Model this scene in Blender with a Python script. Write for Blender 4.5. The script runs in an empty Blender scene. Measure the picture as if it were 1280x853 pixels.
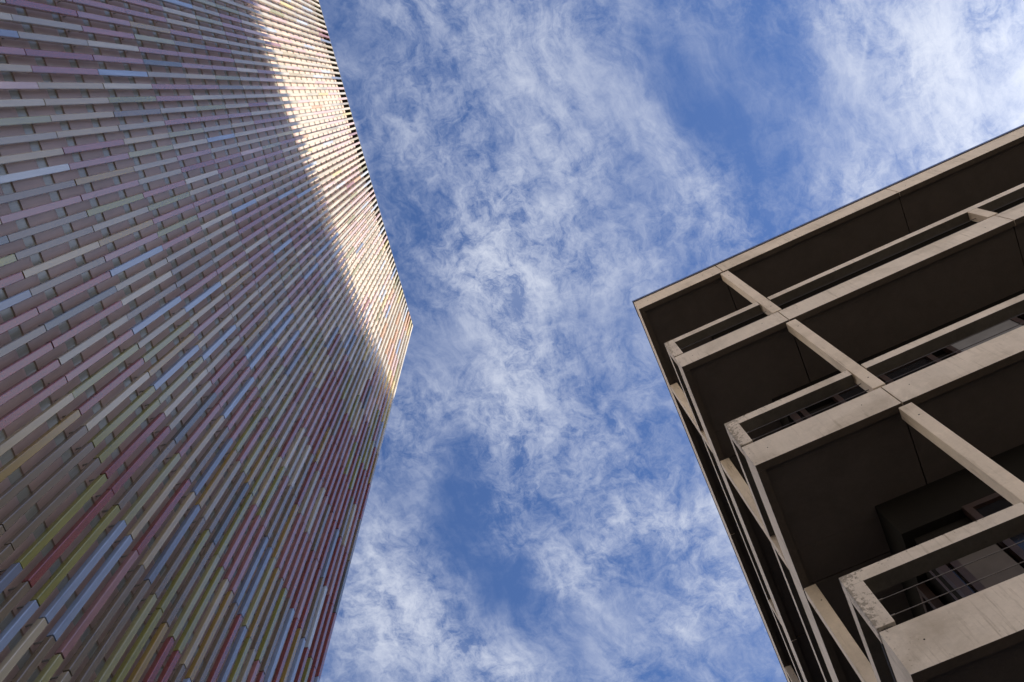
import bpy, bmesh, math, random
from mathutils import Vector, Matrix
random.seed(7)
SC = bpy.context.scene
COL = SC.collection
EYE = 1.6                                   # camera height above the pavement

# ------------------------------------------------------------------ camera
F_PX, W_PX = 1103.75, 1280.0
cam_d = bpy.data.cameras.new('camera'); cam = bpy.data.objects.new('camera', cam_d); COL.objects.link(cam)
cam_d.sensor_width = 36.0; cam_d.lens = 36.0 * F_PX / W_PX; cam_d.clip_start = 0.05; cam_d.clip_end = 5000
right = Vector((.9992, 0.0, -.0399)); down = Vector((-.0109, .9618, -.2737)); fwd = Vector((.0384, .2739, .9610))
m = Matrix((right, -down, -fwd)).transposed()
cam.matrix_world = Matrix.Translation((0, 0, EYE)) @ m.to_quaternion().to_matrix().to_4x4()
SC.camera = cam

# ------------------------------------------------------------------ light
SUN_AZ, SUN_EL = math.radians(-4), math.radians(35)
SUN = Vector((math.cos(SUN_AZ)*math.cos(SUN_EL), math.sin(SUN_AZ)*math.cos(SUN_EL), math.sin(SUN_EL)))
sd = bpy.data.lights.new('sun', 'SUN'); sun = bpy.data.objects.new('sun', sd); COL.objects.link(sun)
sd.energy = 3.0; sd.angle = math.radians(.5); sd.color = (1.0, .88, .70)
sun.rotation_euler = SUN.to_track_quat('Z', 'Y').to_euler(); sun.location = (0, 0, 60)

SC.view_settings.view_transform = 'Standard'; SC.view_settings.look = 'None'
SC.view_settings.gamma = 1; SC.view_settings.use_curve_mapping = False
SC.view_settings.exposure = 1.85
SC.cycles.max_bounces = 8; SC.cycles.diffuse_bounces = 5; SC.cycles.glossy_bounces = 4

# world: Nishita sky with thin cirrus spread over a plane high above the street
SKY_STRENGTH = 0.05
world = bpy.data.worlds.new('World'); SC.world = world; world.use_nodes = True
nt = world.node_tree; nt.nodes.clear(); N = nt.nodes.new; LK = nt.links.new
def inp(sock, v):
    if hasattr(v, 'is_output') or isinstance(v, bpy.types.NodeSocket): LK(v, sock)
    else: sock.default_value = v
def mth(op, a, b=0.0, c=0.0, clamp=False):
    n = N('ShaderNodeMath'); n.operation = op; n.use_clamp = clamp
    inp(n.inputs[0], a); inp(n.inputs[1], b); inp(n.inputs[2], c); return n.outputs[0]
def vmth(op, a, b=(0, 0, 0)):
    n = N('ShaderNodeVectorMath'); n.operation = op
    inp(n.inputs[0], a)
    if op == 'SCALE': inp(n.inputs[3], b)
    else: inp(n.inputs[1], b)
    return n.outputs[0]
def mixc(f, a, b):
    n = N('ShaderNodeMix'); n.data_type = 'RGBA'; inp(n.inputs[0], f); inp(n.inputs[6], a); inp(n.inputs[7], b); return n.outputs[2]
def noise(vec, scale, detail=6, rough=.55, dist=0.0, out=0):
    n = N('ShaderNodeTexNoise'); inp(n.inputs['Vector'], vec); n.inputs['Scale'].default_value = scale
    n.inputs['Detail'].default_value = detail; n.inputs['Roughness'].default_value = rough
    n.inputs['Distortion'].default_value = dist; return n.outputs[out]
def mapping(vec, loc=(0, 0, 0), rz=0.0, sc=(1, 1, 1), typ='POINT'):
    n = N('ShaderNodeMapping'); n.vector_type = typ; inp(n.inputs['Vector'], vec)
    n.inputs['Location'].default_value = loc; n.inputs['Rotation'].default_value = (0, 0, rz); n.inputs['Scale'].default_value = sc
    return n.outputs[0]
def rng(v, a, b, c=0.0, d=1.0, smooth=False):
    n = N('ShaderNodeMapRange'); inp(n.inputs[0], v)
    for k, q in enumerate((a, b, c, d)): n.inputs[k+1].default_value = q
    if smooth: n.interpolation_type = 'SMOOTHSTEP'
    return n.outputs[0]
sky = N('ShaderNodeTexSky'); sky.sky_type = 'NISHITA'; sky.sun_disc = False
sky.sun_elevation = SUN_EL; sky.sun_rotation = math.pi/2 - SUN_AZ
sky.air_density = 1.0; sky.dust_density = .4; sky.ozone_density = 3.0
tc = N('ShaderNodeTexCoord').outputs['Generated']
sx = N('ShaderNodeSeparateXYZ'); LK(tc, sx.inputs[0])
zc = mth('MAXIMUM', sx.outputs[2], .12)
cx = N('ShaderNodeCombineXYZ'); LK(mth('DIVIDE', sx.outputs[0], zc), cx.inputs[0]); LK(mth('DIVIDE', sx.outputs[1], zc), cx.inputs[1])
P = cx.outputs[0]
def warp(p, scale, amt, off=(0, 0, 0)):
    nv = noise(vmth('ADD', p, off), scale, 4, .55, 0, 1)
    return vmth('ADD', p, vmth('SCALE', vmth('SUBTRACT', nv, (.5, .5, .5)), amt))
PW = warp(P, 7.0, .16)
PW = warp(PW, 24.0, .045, (3, 1, 0))
BL= [(0.0399, 0.2115, 3.6556, 10.2634, -16.8909, 6.1211, 0.55),
 (0.0494, 0.2984, 2.2386, 8.6503, -18.5199, 4.9549, 0.5),
 (0.0399, 0.3789, 5.6873, 10.5731, -17.4832, 10.482, 0.35),
 (0.0032, 0.1924, -0.1494, 15.0604, -21.8272, -0.1677, 0.3),
 (0.0486, -0.0185, 5.0057, 8.2476, -33.8789, 18.7422, 0.3),
 (0.0831, -0.0433, 4.4602, 7.7684, -26.0838, 13.2693, 0.4),
 (0.1283, 0.0321, 3.5856, 7.0703, -23.1004, 10.4981, 0.3),
 (0.1895, 0.0066, 2.2873, 10.0898, -37.4419, 6.3545, 0.3),
 (-0.0288, -0.0431, 5.0187, 8.5442, -22.732, 12.3962, 0.22),
 (-0.0661, 0.0576, 3.333, 9.7715, -23.6321, 8.2946, 0.2),
 (0.0942, 0.1198, 3.1829, 8.3471, -17.386, 6.2255, 0.3),
 (0.568, -0.0441, 5.5573, 1.7786, -2.5581, 10.6904, 0.62),
 (0.494, 0.0067, 1.3093, 10.1535, -13.831, -0.0036, 0.4),
 (0.4456, 0.0588, -0.6494, 9.2931, -17.7076, -2.9855, 0.3),
 (0.5745, 0.0591, 8.2902, -3.0254, 8.1565, 15.4026, 0.35),
 (0.2391, 0.1025, 5.1821, 8.0728, -27.8264, 16.1551, 0.35),
 (0.2476, -0.06, 4.7788, 19.236, -45.7157, 7.737, 0.1),
 (0.2421, 0.5273, 11.2992, -3.1296, 8.8155, 30.0944, 0.75),
 (0.1715, 0.5425, 13.3537, 12.2841, -18.7352, 25.3167, 0.3),
 (0.1167, 0.5981, 5.7851, 9.1273, -28.9574, 22.3714, 0.5),
 (0.1442, 0.6691, 7.4498, 11.8386, -29.2999, 23.0521, 0.3),
 (0.0601, 0.5401, 7.7541, 10.3364, -32.1607, 29.3387, 0.35),
 (0.2612, 0.6963, 9.3107, 10.2672, -23.4548, 27.7904, 0.6),
 (0.3226, 0.6619, 16.449, 6.9955, -6.123, 23.8454, 0.4),
 (-0.1324, 0.5922, 2.3038, 6.2802, -15.6178, 7.693, 0.45),
 (-0.0433, 0.6879, 5.1342, 5.2081, -11.8343, 15.5124, 0.5),
 (-0.1689, 0.7205, 9.4791, 4.3956, -5.6389, 15.4784, 0.4),
 (0.0189, 0.7259, 13.9175, 6.2949, -8.4838, 26.3862, 0.4),
 (-0.078, 0.4609, 1.4962, 11.3882, -33.3865, 5.7799, 0.3),
 (0.1578, 0.4225, 5.6725, 10.0638, -21.5824, 13.2346, 0.25),
 (0.224, 0.3611, 3.0914, 7.8955, -24.2823, 9.1164, 0.22),
 (0.3378, 0.5803, 8.9779, 10.9902, -22.9995, 22.3378, 0.2),
 (0.0399, 0.0928, 6.1792, 10.5798, -19.4394, 10.9985, 0.15),
 (0.3067, 0.5796, 7.0696, 12.2001, -20.4584, 13.1645, 0.2),
 (-0.0646, 0.3268, 0.6824, 12.2565, -35.0679, 2.7702, 0.22),
 (0.19, 0.2414, 2.9991, 14.1251, -26.3157, 4.5178, 0.2),
 (0.0923, 0.6916, 10.3356, 10.1171, -10.4572, 14.2582, 0.15),
 (0.1351, -0.0434, 13.0542, 14.2474, -30.722, 24.9712, 0.15)]
DK= [(0.2688, -0.0018, 3.0665, 8.8453, -39.6267, 10.2799, 0.45),
 (0.3189, -0.0437, 3.341, 12.4519, -28.3698, 4.8081, 0.4),
 (0.0004, 0.4731, 6.2713, 5.9191, -11.8423, 14.9953, 0.4),
 (-0.0401, 0.5269, 4.8902, 6.7404, -12.8965, 11.5128, 0.45),
 (0.0194, 0.6189, 7.2435, 8.4197, -15.4128, 16.9583, 0.45),
 (-0.0681, 0.128, 5.8364, 17.4973, -29.7299, 10.5576, 0.35),
 (-0.012, -0.0185, 8.5717, 14.5754, -46.1671, 25.3588, 0.2),
 (0.1697, 0.4872, 11.0858, 4.5481, -7.7279, 25.4302, 0.2),
 (0.3005, 0.0672, 8.0488, 8.5965, -34.9701, 30.1329, 0.25),
 (0.0491, 0.165, 20.6801, -7.4409, 18.4418, 50.7324, 0.2),
 (-0.0529, 0.2391, 8.2133, 15.4146, -36.821, 21.2354, 0.15),
 (0.1151, 0.26, 6.2835, 10.8776, -50.9578, 30.1034, 0.2),
 (0.2595, 0.1388, 6.8888, 16.1408, -34.6654, 12.5767, 0.2),
 (0.3767, 0.103, 9.7934, 14.3397, -39.0987, 23.0859, 0.15),
 (0.2251, 0.6007, 8.8339, 11.2935, -27.4542, 26.1835, 0.3)]
def blobs(L, r=2.3):
    acc = 0.0
    for (x, y, ex, ey, gx, gy, amp) in L:
        a = 1/math.hypot(ex, ey); b = 1/math.hypot(gx, gy)
        mp = mapping(PW, (x, y, 0), math.atan2(ey, ex), (a*r, b*r, 1), 'TEXTURE')
        g = N('ShaderNodeTexGradient'); g.gradient_type = 'QUADRATIC_SPHERE'; LK(mp, g.inputs[0])
        acc = mth('MULTIPLY_ADD', g.outputs[1], amp*1.5, acc)
    return acc
dens = mth('SUBTRACT', blobs(BL), mth('MULTIPLY', blobs(DK), .5))
# fibres: noise stretched along the wind, on top of fine turbulence
ang = math.radians(62)
ps = mapping(warp(P, 5.0, .13, (5, 2, 0)), (0, 0, 0), -ang, (1, 1, 1))
fib = noise(mapping(ps, (0, 0, 0), 0, (5, 16, 1)), 1.0, 11, .68, .15)
fine = noise(mapping(warp(P, 16, .08, (9, 4, 0)), (0, 0, 0), 0, (1, 1, 1)), 34.0, 12, .72, .15)
big = noise(P, 3.2, 5, .55, .4)
fmod = rng(noise(vmth('ADD', P, (7, 3, 0)), 4.5, 3, .5), .34, .6, .22, .85)
tex = mth('ADD', mth('MULTIPLY', mth('SUBTRACT', fib, .5), .62), mth('ADD', .5, mth('MULTIPLY', mth('SUBTRACT', fine, .5), fmod)))
t2 = rng(tex, .37, .65, 0.0, 1.0)
d = mth('ADD', mth('MULTIPLY', dens, .85), rng(big, .35, .7, -.02, .12))
cov = mth('MULTIPLY', mth('ADD', d, .30), mth('ADD', mth('MULTIPLY', t2, 1.0), .36))
cov = mth('ADD', cov, mth('MULTIPLY', mth('SUBTRACT', t2, .42), .34))
# a broad white sheet of cloud low towards the east
ge = N('ShaderNodeTexGradient'); ge.gradient_type = 'SPHERICAL'
LK(mapping(PW, (.68, -.02, 0), 0, (.26, .26, 1), 'TEXTURE'), ge.inputs[0])
cov = mth('ADD', cov, mth('MULTIPLY', ge.outputs[1], .75))
# the short contrail upper right
PC = warp(P, 30.0, .012)
gc = N('ShaderNodeTexGradient'); gc.gradient_type = 'QUADRATIC_SPHERE'
LK(mapping(PC, (.4268, -.045, 0), math.radians(94), (.075, .0055, 1), 'TEXTURE'), gc.inputs[0])
cov = mth('ADD', cov, mth('MULTIPLY', gc.outputs[1], .32))
cov = mth('MULTIPLY', mth('SUBTRACT', 1.0, mth('EXPONENT', mth('MULTIPLY', mth('POWER', mth('MAXIMUM', cov, 0.0), 1.22), -1.05))), .93)
cov = mth('ADD', cov, .03)
horiz = rng(sx.outputs[2], .15, .62, 0, 1, True)
cov = mth('ADD', mth('MULTIPLY', cov, horiz), mth('MULTIPLY', mth('SUBTRACT', 1.0, horiz), .8))
cov = mth('MINIMUM', cov, .97)
KC = .275/SKY_STRENGTH
cloud = mixc(rng(cov, 0, 1), (.40*KC, .47*KC, .68*KC, 1), (.80*KC, .84*KC, .94*KC, 1))
# thin cloud glows towards the sun; the unseen low sky is brightened as added fill
dsun = N('ShaderNodeVectorMath'); dsun.operation = 'DOT_PRODUCT'; LK(tc, dsun.inputs[0]); dsun.inputs[1].default_value = tuple(SUN)
halo = mth('MULTIPLY', mth('POWER', mth('MAXIMUM', dsun.outputs[1], 0.0), 14.0), .9)
low = mth('MULTIPLY', mth('SUBTRACT', 1.0, horiz), 1.7)
cloud = mixc(horiz, (.92*KC, .81*KC, .68*KC, 1), cloud)  # low sky warmed too, tinting the added fill
cloud = vmth('SCALE', cloud, mth('ADD', mth('ADD', 1.0, halo), low))
tint = N('ShaderNodeMix'); tint.data_type = 'RGBA'; tint.blend_type = 'MULTIPLY'; tint.inputs[0].default_value = 1
LK(sky.outputs[0], tint.inputs[6]); tint.inputs[7].default_value = (.52, .66, .90, 1)
bg = N('ShaderNodeBackground'); bg.inputs[1].default_value = SKY_STRENGTH
LK(mixc(cov, tint.outputs[2], cloud), bg.inputs[0])
wo = N('ShaderNodeOutputWorld'); LK(bg.outputs[0], wo.inputs[0])

# ------------------------------------------------------------------ materials
def new_mat(name):
    global nt, N, LK
    mt = bpy.data.materials.new(name); mt.use_nodes = True
    nt = mt.node_tree; nt.nodes.clear(); N = nt.nodes.new; LK = nt.links.new
    o = N('ShaderNodeOutputMaterial'); b = N('ShaderNodeBsdfPrincipled'); LK(b.outputs[0], o.inputs[0])
    return mt, b
def objc():
    return N('ShaderNodeTexCoord').outputs['Object']
def bump(b, h, s=.2, d=.01):
    n = N('ShaderNodeBump'); n.inputs['Strength'].default_value = s; n.inputs['Distance'].default_value = d
    LK(h, n.inputs['Height']); LK(n.outputs[0], b.inputs['Normal'])
def plain(name, c, rough=.6, metal=0.0, var=.15, sc=3.0, ior=1.45):
    mt, b = new_mat(name); p = objc()
    n = noise(p, sc, 6, .6)
    c1 = tuple(x*(1-var) for x in c)+(1,); c2 = tuple(x*(1+var) for x in c)+(1,)
    LK(mixc(rng(n, .3, .7), c1, c2), b.inputs['Base Color'])
    b.inputs['Roughness'].default_value = rough; b.inputs['Metallic'].default_value = metal; b.inputs['IOR'].default_value = ior
    return mt
def ceramic(name, c, ior=2.2):
    mt, b = new_mat(name); p = objc()
    # streaky glaze along the rod (local z), tiny tone change from rod to rod comes from the noise in x
    n = noise(mapping(p, (0, 0, 0), 0, (14, 14, 1.1)), 1.0, 5, .6)
    v = n
    c1 = tuple(x*.72 for x in c)+(1,); c2 = tuple(min(1, x*1.25) for x in c)+(1,)
    LK(mixc(rng(v, .3, .7), c1, c2), b.inputs['Base Color'])
    b.inputs['Roughness'].default_value = .26; b.inputs['IOR'].default_value = 2.0
    b.inputs['Coat Weight'].default_value = .36; b.inputs['Coat IOR'].default_value = 2.1; b.inputs['Coat Roughness'].default_value = .24
    w = N('ShaderNodeTexWave'); w.wave_type = 'BANDS'; w.bands_direction = 'Z'; w.inputs['Scale'].default_value = 14
    w.inputs['Distortion'].default_value = 6; w.inputs['Detail'].default_value = 3; LK(p, w.inputs['Vector'])
    bump(b, w.outputs[1], .015, .002)
    return mt
HUES = [
    ('warm grey', (.27, .245, .185)), ('sand coloured', (.34, .29, .18)), ('off white', (.38, .35, .27)),
    ('rose pink', (.25, .10, .10)), ('brick red', (.19, .036, .030)), ('mauve', (.26, .135, .145)),
    ('sky blue', (.21, .29, .47)), ('steel blue', (.13, .17, .27)), ('slate grey', (.07, .08, .085)),
    ('olive green', (.20, .20, .03)), ('pale green', (.25, .25, .11)), ('ochre', (.26, .18, .03)), ('taupe', (.15, .12, .08)),
    ('cream', (.50, .455, .36)), ('pale rose', (.50, .37, .37)), ('pale blue', (.40, .46, .56)), ('pale grey', (.42, .40, .35)),
    ('apricot', (.52, .31, .17)), ('straw yellow', (.52, .46, .20))]
CER = [ceramic('glaze_'+n.replace(' ', '_'), c) for n, c in HUES]
#       gy  sa  wh  ro  br  ma  sb  st sl  ol   pg  oc  ta  cr  pr  pb  pg  ap st
W_MID = [14, 15, 15, 28, 4, 16, 6, 2, 1, 1.0, 6, 3, 2, 0, 1, 0.5, 1, 0, 0]
W_LOW = [3, 4, 1, 2, 23, 1, 3.5, 3, 4, 22, 5, 15, 24, 0, 0, 0, 0, 0, 0]
W_TOP = [4, 5, 14, 1, .3, 1, 1, .5, 0, 0, 2, 0, 0, 34, 20, 5, 14, 1, 2]  # paler mix at the top, sunlight put into the glaze colours
W_COR = [5, 5, 4, 14, 28, 4, 6, 7, 6, 5, 1, 7, 17, 0, 1, 1, 1, 0, 0]

def sheet_mat(name, c, rough=.38, metal=.35):
    mt, b = new_mat(name); p = objc()
    n = noise(mapping(p, (0, 0, 0), 0, (.6, .6, .35)), 4.0, 4, .5)
    st = noise(mapping(p, (0, 0, 0), 0, (90, 90, 3)), 1.0, 3, .6)
    v = mth('ADD', mth('MULTIPLY', n, .6), mth('MULTIPLY', st, .4))
    c1 = tuple(x*.78 for x in c)+(1,); c2 = tuple(x*1.2 for x in c)+(1,)
    LK(mixc(rng(v, .3, .7), c1, c2), b.inputs['Base Color'])
    b.inputs['Roughness'].default_value = rough; b.inputs['Metallic'].default_value = metal; b.inputs['IOR'].default_value = 1.75
    bump(b, st, .12, .002)
    return mt
M_PINK = sheet_mat('sheet_rose_brown', (.44, .33, .30), .38, .05)
M_GREEN = sheet_mat('sheet_grey_green', (.36, .38, .35), .26, .15)
M_BLACK = plain('shade_black', (.012, .012, .012), .8)  # shade under the roof edges put into the colour
M_DGREY = plain('dark_coated_metal', (.04, .042, .045), .4, .3)

def concrete(name, c, dirt=.0, lichen=0.0, var=.12, spec=.5):
    mt, b = new_mat(name); p = objc()
    n1 = noise(p, 2.2, 8, .62); n2 = noise(p, 38.0, 4, .6); st = noise(mapping(p, (0, 0, 0), 0, (9, 9, .8)), 1.0, 5, .6)
    v = mth('ADD', mth('MULTIPLY', n1, .5), mth('ADD', mth('MULTIPLY', n2, .22), mth('MULTIPLY', st, .28)))
    col = mixc(rng(v, .32, .68), tuple(x*(1-var) for x in c)+(1,), tuple(x*(1+var) for x in c)+(1,))
    # tiny air holes
    vo = N('ShaderNodeTexVoronoi'); vo.inputs['Scale'].default_value = 22; LK(p, vo.inputs['Vector'])
    hole = mth('MULTIPLY', rng(vo.outputs['Distance'], .055, .085, 1, 0), rng(noise(p, 3.0, 3), .52, .6))
    col = mixc(mth('MULTIPLY', hole, .6), col, (.06, .055, .05, 1))
    if dirt:
        dn = noise(p, 1.3, 7, .65, .6)
        col = mixc(mth('MULTIPLY', rng(dn, .50, .70), dirt), col, tuple(x*.5 for x in (c[0], c[1]*.93, c[2]*.8))+(1,))
    if dirt > .4:
        dr = noise(mapping(p, (0, 0, 0), 0, (26, 26, 1.6)), 1.0, 6, .6); pt = noise(p, 1.9, 6, .6, .3)
        col = mixc(mth('MULTIPLY', mth('MULTIPLY', rng(dr, .54, .66), rng(pt, .45, .62)), .55), col, tuple(x*.42 for x in (c[0], c[1]*.92, c[2]*.78))+(1,))
        col = mixc(mth('MULTIPLY', rng(noise(p, 7.0, 8, .7, .5), .56, .72), .28), col, tuple(min(1, x*1.35) for x in c)+(1,))
    if lichen:
        at = N('ShaderNodeAttribute'); at.attribute_name = 'moss'
        ln = noise(p, 26.0, 9, .72); lb = noise(p, 5.0, 6, .65, .5)
        amt = mth('ADD', mth('MULTIPLY', at.outputs['Fac'], .20), mth('MULTIPLY', lb, .22))
        msk = rng(mth('ADD', ln, mth('MULTIPLY', amt, lichen)), .76, .82)
        lc = mixc(rng(noise(p, 60, 3), .5, .66), (.085, .068, .045, 1), (.12, .10, .055, 1))
        col = mixc(mth('MULTIPLY', msk, .62), col, lc)
    LK(col, b.inputs['Base Color']); b.inputs['Roughness'].default_value = .85; b.inputs['Specular IOR Level'].default_value = spec
    bump(b, mth('ADD', n2, mth('MULTIPLY', hole, -1.5)), .25, .004)
    return mt
M_CONC = concrete('precast_concrete', (.65, .55, .43), .45, 0, .15)
M_CONC2 = concrete('precast_concrete_mossy', (.63, .545, .445), .5, 1.0, .15)
M_SOFF = concrete('soffit_shade_brown', (.10, .082, .070), .2, 0, .12, .12)  # dark brown carries the deep shade under the balconies
M_INNER = concrete('underside_shade', (.11, .096, .078), .4, 0, .3, .2)  # darker copy of the concrete, shade painted on undersides and backs
M_UNDER = concrete('fascia_underside_shade', (.10, .078, .060), .4, 0, .25, spec=.2)
M_WALL = concrete('recessed_wall_shade', (.017, .015, .013), .2, 0, .15, .05)  # near-black colour stands in for the deep shade of the recess
M_HOLE = plain('tie_hole', (.02, .02, .02), .9)
M_WOOD = plain('red_brown_frame', (.036, .020, .016), .5, 0, .3, 8)
M_BLIND = plain('grey_roller_blind', (.16, .155, .155), .7, 0, .12, 5)
M_CURT = plain('beige_curtain', (.085, .07, .06), .8, 0, .15, 4)
M_STEEL = plain('steel_cable', (.10, .085, .075), .4, .6)
M_COPE = plain('zinc_coping', (.25, .29, .42), .28, .85, .05)
mt, b = new_mat('dark_glass'); M_GLASS = mt
b.inputs['Base Color'].default_value = (.012, .012, .014, 1); b.inputs['Roughness'].default_value = .08; b.inputs['IOR'].default_value = 1.5
mt, b = new_mat('paving'); M_PAVE = mt; p = objc()
br = N('ShaderNodeTexBrick'); LK(p, br.inputs['Vector']); br.inputs['Scale'].default_value = 1.0
br.inputs['Brick Width'].default_value = .6; br.inputs['Row Height'].default_value = .3; br.inputs['Mortar Size'].default_value = .006
br.inputs['Color1'].default_value = (.19, .18, .17, 1); br.inputs['Color2'].default_value = (.18, .175, .165, 1); br.inputs['Mortar'].default_value = (.08, .08, .075, 1)
LK(mixc(rng(noise(p, 1.2, 8, .6), .35, .75, 0, .5), br.outputs[0], (.15, .14, .13, 1)), b.inputs['Base Color']); b.inputs['Roughness'].default_value = .8
M_ASPH = plain('asphalt', (.05, .05, .05), .9, 0, .25, 40)
M_EARTH = plain('ground_far', (.12, .12, .11), .9, 0, .2, .5)

# ------------------------------------------------------------------ mesh helpers
def link(o, parent=None):
    COL.objects.link(o)
    if parent is not None: o.parent = parent
    return o
def empty(name, loc, rz, label, cat):
    o = bpy.data.objects.new(name, None); o.location = loc; o.rotation_euler = (0, 0, rz); COL.objects.link(o)
    o.empty_display_size = .5; o['label'] = label; o['category'] = cat; return o
class MB:
    """collects faces, becomes one mesh object"""
    def __init__(s): s.v = []; s.f = []; s.mi = []; s.moss = []
    def box(s, x0, x1, y0, y1, z0, z1, mi=0, fn=None, mis=None):
        k = len(s.v)
        for z in (z0, z1):
            for x, y in ((x0, y0), (x1, y0), (x1, y1), (x0, y1)): s.v.append((x, y, z))
        fs = [(3, 2, 1, 0), (4, 5, 6, 7), (0, 1, 5, 4), (1, 2, 6, 5), (2, 3, 7, 6), (3, 0, 4, 7)]
        s.f += [tuple(k+i for i in f) for f in fs]; s.mi += mis or [mi]*6
    def prism(s, prof, z0, z1, mi=0):          # prof counter-clockwise in xy
        k = len(s.v); n = len(prof)
        s.v += [(x, y, z0) for x, y in prof] + [(x, y, z1) for x, y in prof]
        s.f += [tuple(k+i for i in reversed(range(n))), tuple(k+n+i for i in range(n))]
        s.f += [(k+i, k+(i+1) % n, k+n+(i+1) % n, k+n+i) for i in range(n)]; s.mi += [mi]*(n+2)
    def quad(s, a, b, c, d, mi=0):
        k = len(s.v); s.v += [a, b, c, d]; s.f.append((k, k+1, k+2, k+3)); s.mi.append(mi)
    def tube(s, a, b, r, n=8, mi=0):
        a = Vector(a); b = Vector(b); d = (b-a).normalized(); u = d.orthogonal().normalized(); w = d.cross(u); k = len(s.v)
        for q in (a, b):
            for i in range(n):
                t = 2*math.pi*i/n; s.v.append(tuple(q + u*math.cos(t)*r + w*math.sin(t)*r))
        s.f += [(k+i, k+(i+1) % n, k+n+(i+1) % n, k+n+i) for i in range(n)] + [tuple(k+i for i in reversed(range(n))), tuple(k+n+i for i in range(n))]
        s.mi += [mi]*(n+2)
    def build(s, name, mats, parent=None, T=None, bevel=0.0, moss=None):
        me = bpy.data.meshes.new(name); vs = [T(v) for v in s.v] if T else s.v
        me.from_pydata(vs, [], s.f)
        for mm in (mats if isinstance(mats, (list, tuple)) else [mats]): me.materials.append(mm)
        for p_, i in zip(me.polygons, s.mi): p_.material_index = i
        if moss or bevel:
            bm = bmesh.new(); bm.from_mesh(me)
            if bevel:
                bmesh.ops.bevel(bm, geom=[e for e in bm.edges], offset=bevel, segments=2, profile=.6, affect='EDGES', clamp_overlap=True)
            if moss:
                long = [e for e in bm.edges if e.calc_length() > .25]
                for _ in range(3):
                    long = [e for e in bm.edges if e.calc_length() > .12]
                    if long: bmesh.ops.subdivide_edges(bm, edges=long, cuts=1, use_grid_fill=True)
            bm.to_mesh(me); bm.free()
        if moss:
            a = me.attributes.new('moss', 'FLOAT', 'POINT')
            for i, v in enumerate(me.vertices): a.data[i].value = moss(v.co)
        me.update()
        o = bpy.data.objects.new(name, me); link(o, parent); return o

# ------------------------------------------------------------------ ground
def struct(o): o['kind'] = 'structure'; return o
g = MB(); g.quad((-900, -900, -.15), (900, -900, -.15), (900, 900, -.15), (-900, 900, -.15)); struct(g.build('ground', M_EARTH))
AL = 1.3273; DL = 2.8857                     # direction of the rod wall, its distance
nL = Vector((-math.sin(AL), math.cos(AL), 0)); tL = Vector((math.cos(AL), math.sin(AL), 0))
AR = -.4302; SK = .0202; CR = Vector((2.78325, 3.65585, 0))
dA = Vector((math.cos(AR), math.sin(AR), 0)); dB = Vector((-math.sin(AR+SK), math.cos(AR+SK), 0))
def rectL(x0, x1, y0, y1, z0, z1, nm, mt):   # along tL, away from rod wall
    g = MB(); g.box(x0, x1, y0, y1, z0, z1)
    o = g.build(nm, mt); o.rotation_euler = (0, 0, AL); return struct(o)
rectL(-60, 60, -40, 16, -.14, 0, 'pavement', M_PAVE)

# ------------------------------------------------------------------ rod-clad building
ROD = empty('rod_clad_building', tuple(nL*DL), AL, 'tall building wrapped in pink, blue, grey and olive ceramic rods with a sunlit top', 'building')
# local frame: x along the wall (towards the corner at 5.03), y into the building, z up (world z, ground = 0)
Z = lambda z: z + EYE
ROW0, ROWH = 6.397, 1.1038
X0R, DXR, NX = -1.31, .1128, 56
WR, DR = .047, .042                          # rod width and depth
SHEET = .118                                 # back sheet, behind the rod fronts
def rod_profile(xc, y=0.0):
    xc += random.uniform(-.0012, .0012); y += random.uniform(-.0015, .0015)
    h = WR/2; c = .0035
    return [(xc-h, y+c), (xc-h+c, y), (xc+h-c, y), (xc+h, y+c), (xc+h, y+DR), (xc-h, y+DR)]
TOPZ = 21.02
rods = []
KX0, KZ0 = -62, -7
for kx in range(KX0, NX+1):
    xc = X0R + DXR*kx
    for kz in range(KZ0, 13):
        z0 = ROW0 + ROWH*kz; z1 = ROW0 + ROWH*(kz+1) if kz < 12 else TOPZ
        # pale glazes towards the top stand in for sunlight, earthy ones in the lower courses near the corner
        sm = lambda v, p, q: (lambda t: t*t*(3-2*t))(max(0., min(1., (v-p)/(q-p))))
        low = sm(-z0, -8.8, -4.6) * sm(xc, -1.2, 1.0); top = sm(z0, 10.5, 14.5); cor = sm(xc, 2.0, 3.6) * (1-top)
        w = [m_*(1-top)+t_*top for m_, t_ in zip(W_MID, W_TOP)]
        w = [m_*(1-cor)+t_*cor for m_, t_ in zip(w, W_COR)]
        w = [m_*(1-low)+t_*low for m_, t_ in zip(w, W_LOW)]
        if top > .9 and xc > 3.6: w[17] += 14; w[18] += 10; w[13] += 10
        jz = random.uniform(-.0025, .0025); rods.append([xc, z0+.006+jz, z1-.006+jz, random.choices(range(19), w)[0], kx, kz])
def px(x, y, z):
    v = nL*(DL+y) + tL*x + Vector((0, 0, z)); c = (v.dot(right), v.dot(down), v.dot(fwd))
    return (640+F_PX*c[0]/c[2], 426.5+F_PX*c[1]/c[2]) if c[2] > 0 else None
def vis(r):
    a, b = px(r[0], 0, r[1]), px(r[0], 0, r[2])
    if not a or not b: return 0
    pts = [(a[0]+(b[0]-a[0])*t/12, a[1]+(b[1]-a[1])*t/12) for t in range(13)]
    k = sum(0 <= x < 1280 and 0 <= y < 853 for x, y in pts)/13.0
    q = px(r[0]+.0205, 0, r[1]); q2 = px(r[0]-.0205, 0, r[1])
    if not q or not q2: return 0
    L = math.hypot(b[0]-a[0], b[1]-a[1])
    cr = abs((b[0]-a[0])*(q[1]-q2[1]) - (b[1]-a[1])*(q[0]-q2[0]))
    return cr*k
rods.sort(key=vis, reverse=True)
protos = {}
hue_word = [h[0] for h in HUES]
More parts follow.
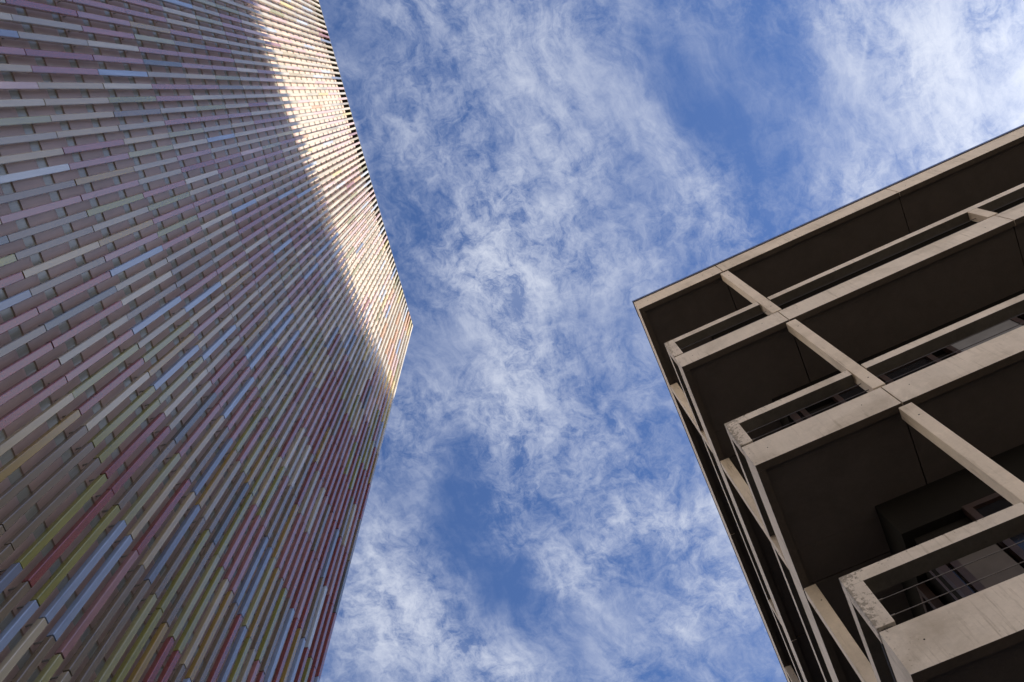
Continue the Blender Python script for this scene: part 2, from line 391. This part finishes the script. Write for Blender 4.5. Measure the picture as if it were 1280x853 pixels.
for r in rods[:100]:
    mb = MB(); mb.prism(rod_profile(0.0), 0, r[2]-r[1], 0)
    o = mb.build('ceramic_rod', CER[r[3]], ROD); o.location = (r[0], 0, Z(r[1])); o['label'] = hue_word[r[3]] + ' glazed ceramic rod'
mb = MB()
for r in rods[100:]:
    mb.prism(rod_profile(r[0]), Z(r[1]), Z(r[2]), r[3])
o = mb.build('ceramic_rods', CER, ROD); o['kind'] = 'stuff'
# clips: small brackets behind each joint
mb = MB()
for kx in range(KX0, NX+1):
    xc = X0R + DXR*kx
    for kz in range(KZ0, 13):
        z = Z(ROW0 + ROWH*kz); mb.box(xc-.004, xc+.004, .020, SHEET, z-.006, z+.006)
o = mb.build('rod_brackets', plain('bracket_aluminium', (.35, .35, .35), .5, .2), ROD); o['kind'] = 'stuff'
# folded back sheet: proud rose panels and recessed grey-green bands, period half a rod
XL, XR_ = X0R+DXR*KX0-.05, 4.968
PER = ROWH/2; ph = 6.782
bands_p = MB(); bands_g = MB()
k = -14
zt_sheet = 21.02
while True:
    zg0 = ph + PER*k; zg1 = zg0 + .128; zp1 = zg0 + PER
    if zg0 > zt_sheet: break
    zz1 = min(zp1, zt_sheet)
    if Z(zg0) < 0: k += 1; continue
    # rose panel profile in (y, z): crisp lower lip, curved top running back into the band
    prof = [(SHEET+.009, zg1), (SHEET+.0, zg1+.002), (SHEET-.004, zg1+.10), (SHEET-.002, zz1-.09), (SHEET+.001, zz1-.035), (SHEET+.008, zz1)]
    for (ya, za), (yb, zb) in zip(prof, prof[1:]):
        bands_p.quad((XL, ya, Z(za)), (XR_, ya, Z(za)), (XR_, yb, Z(zb)), (XL, yb, Z(zb)))
    bands_g.quad((XL, SHEET+.008, Z(zg0)), (XR_, SHEET+.008, Z(zg0)), (XR_, SHEET+.009, Z(zg1)), (XL, SHEET+.009, Z(zg1)))
    k += 1
bands_p.build('rose_sheet', M_PINK, ROD)
bands_g.build('green_sheet', M_GREEN, ROD)
mb = MB(); mb.box(XL, XR_, SHEET+.055, 15, 0, Z(20.9)); mb.build('wall_core', M_DGREY, ROD)
mb = MB(); mb.box(XL-.02, XR_+.075, .008, 15.1, Z(21.03), Z(21.10)); mb.build('roof_coping', M_BLACK, ROD, bevel=.004)  # black all over, so that its underside looks fully shaded

# ------------------------------------------------------------------ concrete balcony building
# local frame: a along the street face, b into the building, third face on a=0
BLK = empty('balcony_building', tuple(CR), AR, 'concrete apartment building with open corner balconies, slim posts and ceilings coloured as if in deep shade', 'building')
def T(v):
    a, b_, z = v; return (a - math.sin(SK)*b_, math.cos(SK)*b_, z + EYE)
AE, BE = 16.0, 26.0
BAY, COL0 = 3.2, 1.573
floors = [(11.88, 11.43, 12.615, 12.465), (8.605, 8.13, 9.297, 9.155), (5.28, 4.815, 6.00, 5.86), (1.98, 1.52, 2.70, 2.56)]
roof = (15.24, 14.744)
ceil_of = [14.80, 11.48, 8.18, 4.87]
mossz = {0: .75, 1: .95, 2: .9, 3: 1.0}
def moss_fn(lv, zt, k=1.0):
    s = mossz[lv] * k
    def f(co):
        c = math.hypot(co.x, co.y)
        edge = math.exp(-c/.10) * .95 + math.exp(-c/.7)*.25
        if co.z - EYE > zt-.03: edge += .55 * (1 if k == 1.0 else .5)
        return min(1.5, edge * s)
    return f
def joints(end): 
    xs = [COL0 + BAY*i for i in range(12) if COL0 + BAY*i < end-.4]; return [0.0] + xs + [end]
G = .007
TH = .085
def holes(mb, spots):
    for fx, pos, zz, face in spots: pass
def fascia(z1, z0, lv=None):
    js = joints(AE)
    for i, (p, q) in enumerate(zip(js, js[1:])):
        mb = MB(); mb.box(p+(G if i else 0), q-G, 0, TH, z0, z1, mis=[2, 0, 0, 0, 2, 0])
        for off in (.22, (q-p)-.3):
            mb.tube((p+off, -.0012, (z0+z1)/2+.05*math.sin(p*5+off)), (p+off, .002, (z0+z1)/2+.05*math.sin(p*5+off)), .007, 8, 1)
        mb.build('fascia_panel', [MM[lv], M_HOLE, M_UNDER], BLK, T, 0, moss_fn(lv, z1, .4) if lv is not None else None)
    js = joints(BE)
    for i, (p, q) in enumerate(zip(js, js[1:])):
        mb = MB(); mb.box(0, TH, p+(TH+.0005 if i == 0 else G), q-G, z0, z1, mis=[2, 0, 0, 2, 0, 0])
        mb.build('fascia_panel', [MM[lv], M_HOLE, M_UNDER], BLK, T, 0, moss_fn(lv, z1, .4) if lv is not None else None)
MM = {None: M_CONC, 0: M_CONC2, 1: M_CONC2, 2: M_CONC2, 3: M_CONC2}
fascia(roof[0], roof[1])
for lv, (s1, s0, r1, r0) in enumerate(floors): fascia(s1, s0, lv)
# slabs: shade-coloured ceilings made of panels with open joints above the recessed edge
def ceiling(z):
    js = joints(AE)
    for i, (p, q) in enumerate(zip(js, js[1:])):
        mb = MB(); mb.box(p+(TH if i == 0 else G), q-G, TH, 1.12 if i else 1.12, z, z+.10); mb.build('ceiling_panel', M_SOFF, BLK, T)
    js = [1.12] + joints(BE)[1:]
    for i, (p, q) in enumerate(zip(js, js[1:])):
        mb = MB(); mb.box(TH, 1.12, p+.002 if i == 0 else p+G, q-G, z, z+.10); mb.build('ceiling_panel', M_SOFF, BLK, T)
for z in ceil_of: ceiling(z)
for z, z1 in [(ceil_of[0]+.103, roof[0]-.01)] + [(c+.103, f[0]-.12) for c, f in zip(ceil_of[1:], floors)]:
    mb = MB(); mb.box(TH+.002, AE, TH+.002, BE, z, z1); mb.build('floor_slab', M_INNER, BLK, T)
# roof edge: black strip painting the shaded gap, zinc coping in front of it
mb = MB(); mb.box(.004, AE, .004, BE, roof[0]+.002, roof[0]+.030); mb.build('roof_shadow_strip', M_BLACK, BLK, T)
mb = MB(); mb.box(-.016, AE, -.022, .30, roof[0]+.030, roof[0]+.072); mb.box(-.010, .29, .302, BE, roof[0]+.030, roof[0]+.05); mb.build('roof_coping', M_COPE, BLK, T, .004)
# recessed walls, one metre back
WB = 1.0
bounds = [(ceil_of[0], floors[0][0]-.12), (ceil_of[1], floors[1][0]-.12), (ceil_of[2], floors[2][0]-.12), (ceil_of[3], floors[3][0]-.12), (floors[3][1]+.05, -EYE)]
def window(side, p, q, zb, zt, fill=None, parent=BLK):
    """window with brown frame; fill: None glass, or a blind / curtain behind the pane"""
    S = (lambda u, w, z: (u, w, z)) if side == 'A' else (lambda u, w, z: (w, u, z))
    def bx(mb, u0, u1, w0, w1, z0, z1):
        a = S(u0, w0, z0); c = S(u1, w1, z1)
        mb.box(min(a[0], c[0]), max(a[0], c[0]), min(a[1], c[1]), max(a[1], c[1]), z0, z1)
    fw = .07
    mb = MB()
    bx(mb, p, p+fw, WB-.03, WB+.05, zb, zt); bx(mb, q-fw, q, WB-.03, WB+.05, zb, zt)
    bx(mb, p+fw, q-fw, WB-.028, WB+.05, zt-fw, zt); bx(mb, p+fw, q-fw, WB-.028, WB+.05, zb, zb+fw)
    mid = (p+q)/2
    if q-p > 1.3: bx(mb, mid-.035, mid+.035, WB-.026, WB+.05, zb+fw, zt-fw)
    fr = mb.build('window', M_WOOD, parent, T)
    mb = MB(); bx(mb, p+fw, q-fw, WB+.012, WB+.02, zb+fw, zt-fw); mb.build('pane', M_GLASS, fr, T)
    if fill is not None:
        mb = MB(); bx(mb, p+fw+.001, q-fw-.001, WB-.012, WB+.008, zb+fw+.001, zt-fw-.001); mb.build('roller_blind' if fill is M_BLIND else 'curtain', fill, fr, T)
    return fr
for lv, (zc_, zf) in enumerate(bounds):
    lint = .60 if lv < 4 else .4
    # lintel band under the ceiling and the wall piers
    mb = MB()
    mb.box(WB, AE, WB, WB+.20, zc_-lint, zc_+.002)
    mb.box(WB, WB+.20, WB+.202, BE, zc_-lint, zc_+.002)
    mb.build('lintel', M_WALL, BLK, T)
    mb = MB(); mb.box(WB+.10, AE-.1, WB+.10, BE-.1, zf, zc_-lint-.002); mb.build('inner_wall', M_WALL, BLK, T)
    zt = zc_-lint-.004
    wins = [('A', 1.62, 2.98), ('A', 4.25, 6.2), ('A', 6.3, 7.6), ('A', 8.6, 10.6), ('A', 11.2, 13.2), ('B', 1.6, 3.4), ('B', 4.2, 6.2), ('B', 7.2, 9.2), ('B', 10.2, 12.2), ('B', 13.4, 15.4), ('B', 16.6, 18.6), ('B', 19.8, 21.8), ('B', 23., 25.)]
    for sd_, p, q in wins: window(sd_, p, q, zf+.1, zt)
    if lv == 1:
        window('A', 3.18, 4.14, 10.30, zt, M_BLIND)
        w_ = window('A', 1.03, 1.22, 9.2, zt)
    if lv == 2:
        window('A', 1.02, 1.20, 5.9, 6.98)
        mb = MB(); mb.box(1.20, 1.56, WB-.03, WB+.06, 5.9, 6.93); mb.build('shutter', M_CURT, BLK, T)
        mb = MB()
        mb.box(.93, .945, WB-.05, WB-.035, 5.3, 6.96); mb.build('downpipe', M_WOOD, BLK, T)
# columns, short posts, handrails, cables
def column(side, u, z0, z1, w=.140, dp=.135, name='column', mt=None):
    mb = MB(); h = w/2
    if side == 'A': mb.box(u-h, u+h, .001, dp, z0, z1)
    else: mb.box(.001, dp, u-h, u+h, z0, z1)
    o = mb.build(name, mt or M_CONC, BLK, T, .008)
    if name == 'column':
        mb = MB()
        for zz in (z0+.28, z1-.28):
            if side == 'A': mb.tube((u+.005, -.0008, zz), (u+.005, .004, zz), .009, 10)
            else: mb.tube((-.0008, u, zz), (.004, u, zz), .009, 10); mb.tube((.09, u-h-.001, zz), (.09, u-h+.004, zz), .008, 10)
        mb.build('tie_hole', M_HOLE, o, T)
    return o
tops = [roof[1]] + [f[1] for f in floors]
for lv, (s1, s0, r1, r0) in enumerate(floors):
    mz = moss_fn(lv, r1)
    for side, end in (('A', AE), ('B', BE)):
        us = [COL0 + BAY*i for i in range(9) if COL0 + BAY*i < end-.3]
        for i, u in enumerate(us):
            if i % 2 == 0: column(side, u, s1+.045, tops[lv]-.06)
            else:
                column(side, u, s1+.045, r0-.002, name='post')
        # corner post, shared
        # handrail segments between full columns
        st = 0.0
        cuts = [u for i, u in enumerate(us) if i % 2 == 0] + [end]
        for j, c in enumerate(cuts):
            en = c-.085 if j < len(cuts)-1 else end
            mb = MB()
            x0 = st if side == 'A' else (.155 if j == 0 else st)
            if side == 'A': mb.box(x0, en, .002, .150, r0, r1, mis=[2, 0, 0, 0, 2, 0])
            else: mb.box(.002, .150, x0, en, r0, r1, mis=[2, 0, 0, 2, 0, 0])
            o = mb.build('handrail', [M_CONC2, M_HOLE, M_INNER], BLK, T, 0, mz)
            st = c+.085
        # two cables
        for zz in (s1+.19, s1+.39):
            mb = MB()
            a = (.10, .07, zz) if side == 'A' else (.07, .10, zz); e = (end, .07, zz) if side == 'A' else (.07, end, zz)
            mb.tube(a, e, .0045, 6)
            mb.build('cable', M_STEEL, BLK, T)
            mb = MB()
            if side == 'A': mb.tube((.13, .07, zz), (.19, .07, zz), .009, 8)
            else: mb.tube((.07, .13, zz), (.07, .19, zz), .009, 8)
            mb.build('cable_end', M_STEEL, BLK, T)
    mb = MB(); mb.box(0, .140, 0, .140, s1+.045, r0-.001)
    mb.build('corner_post', M_CONC2, BLK, T, .006, mz)
    mb = MB(); mb.box(.03, .11, .03, .11, s1-.001, s1+.045); mb.build('corner_bearing', M_HOLE, BLK, T)

# ------------------------------------------------------------------ the tower behind, whose shadow lies on the rod wall
ZT = 38.0
def caster(u):
    zsh = .1926*u + 14.812; t = (ZT - zsh)/SUN.z; return nL*DL + tL*u + SUN*t
p0 = caster(-4.4); p1 = caster(6.0); ed = Vector((p1.x-p0.x, p1.y-p0.y, 0)).normalized()
TW = empty('neighbour_tower', (p0.x, p0.y, 0), math.atan2(ed.y, ed.x), 'plain rendered tower block standing behind the balcony building', 'building')
mb = MB(); mb.box(0, 46, -12, 0, 0, ZT+EYE); mb.build('wall', plain('tower_render', (.36, .34, .31), .9), TW)
mb = MB()
for fl in range(1, 12):
    for i in range(14): mb.box(1.2+i*3.2, 2.8+i*3.2, -12.03, -11.99, fl*3.25+.9, fl*3.25+2.4); mb.box(1.2+i*3.2, 2.8+i*3.2, -.01, .03, fl*3.25+.9, fl*3.25+2.4)
mb.build('windows', M_GLASS, TW)
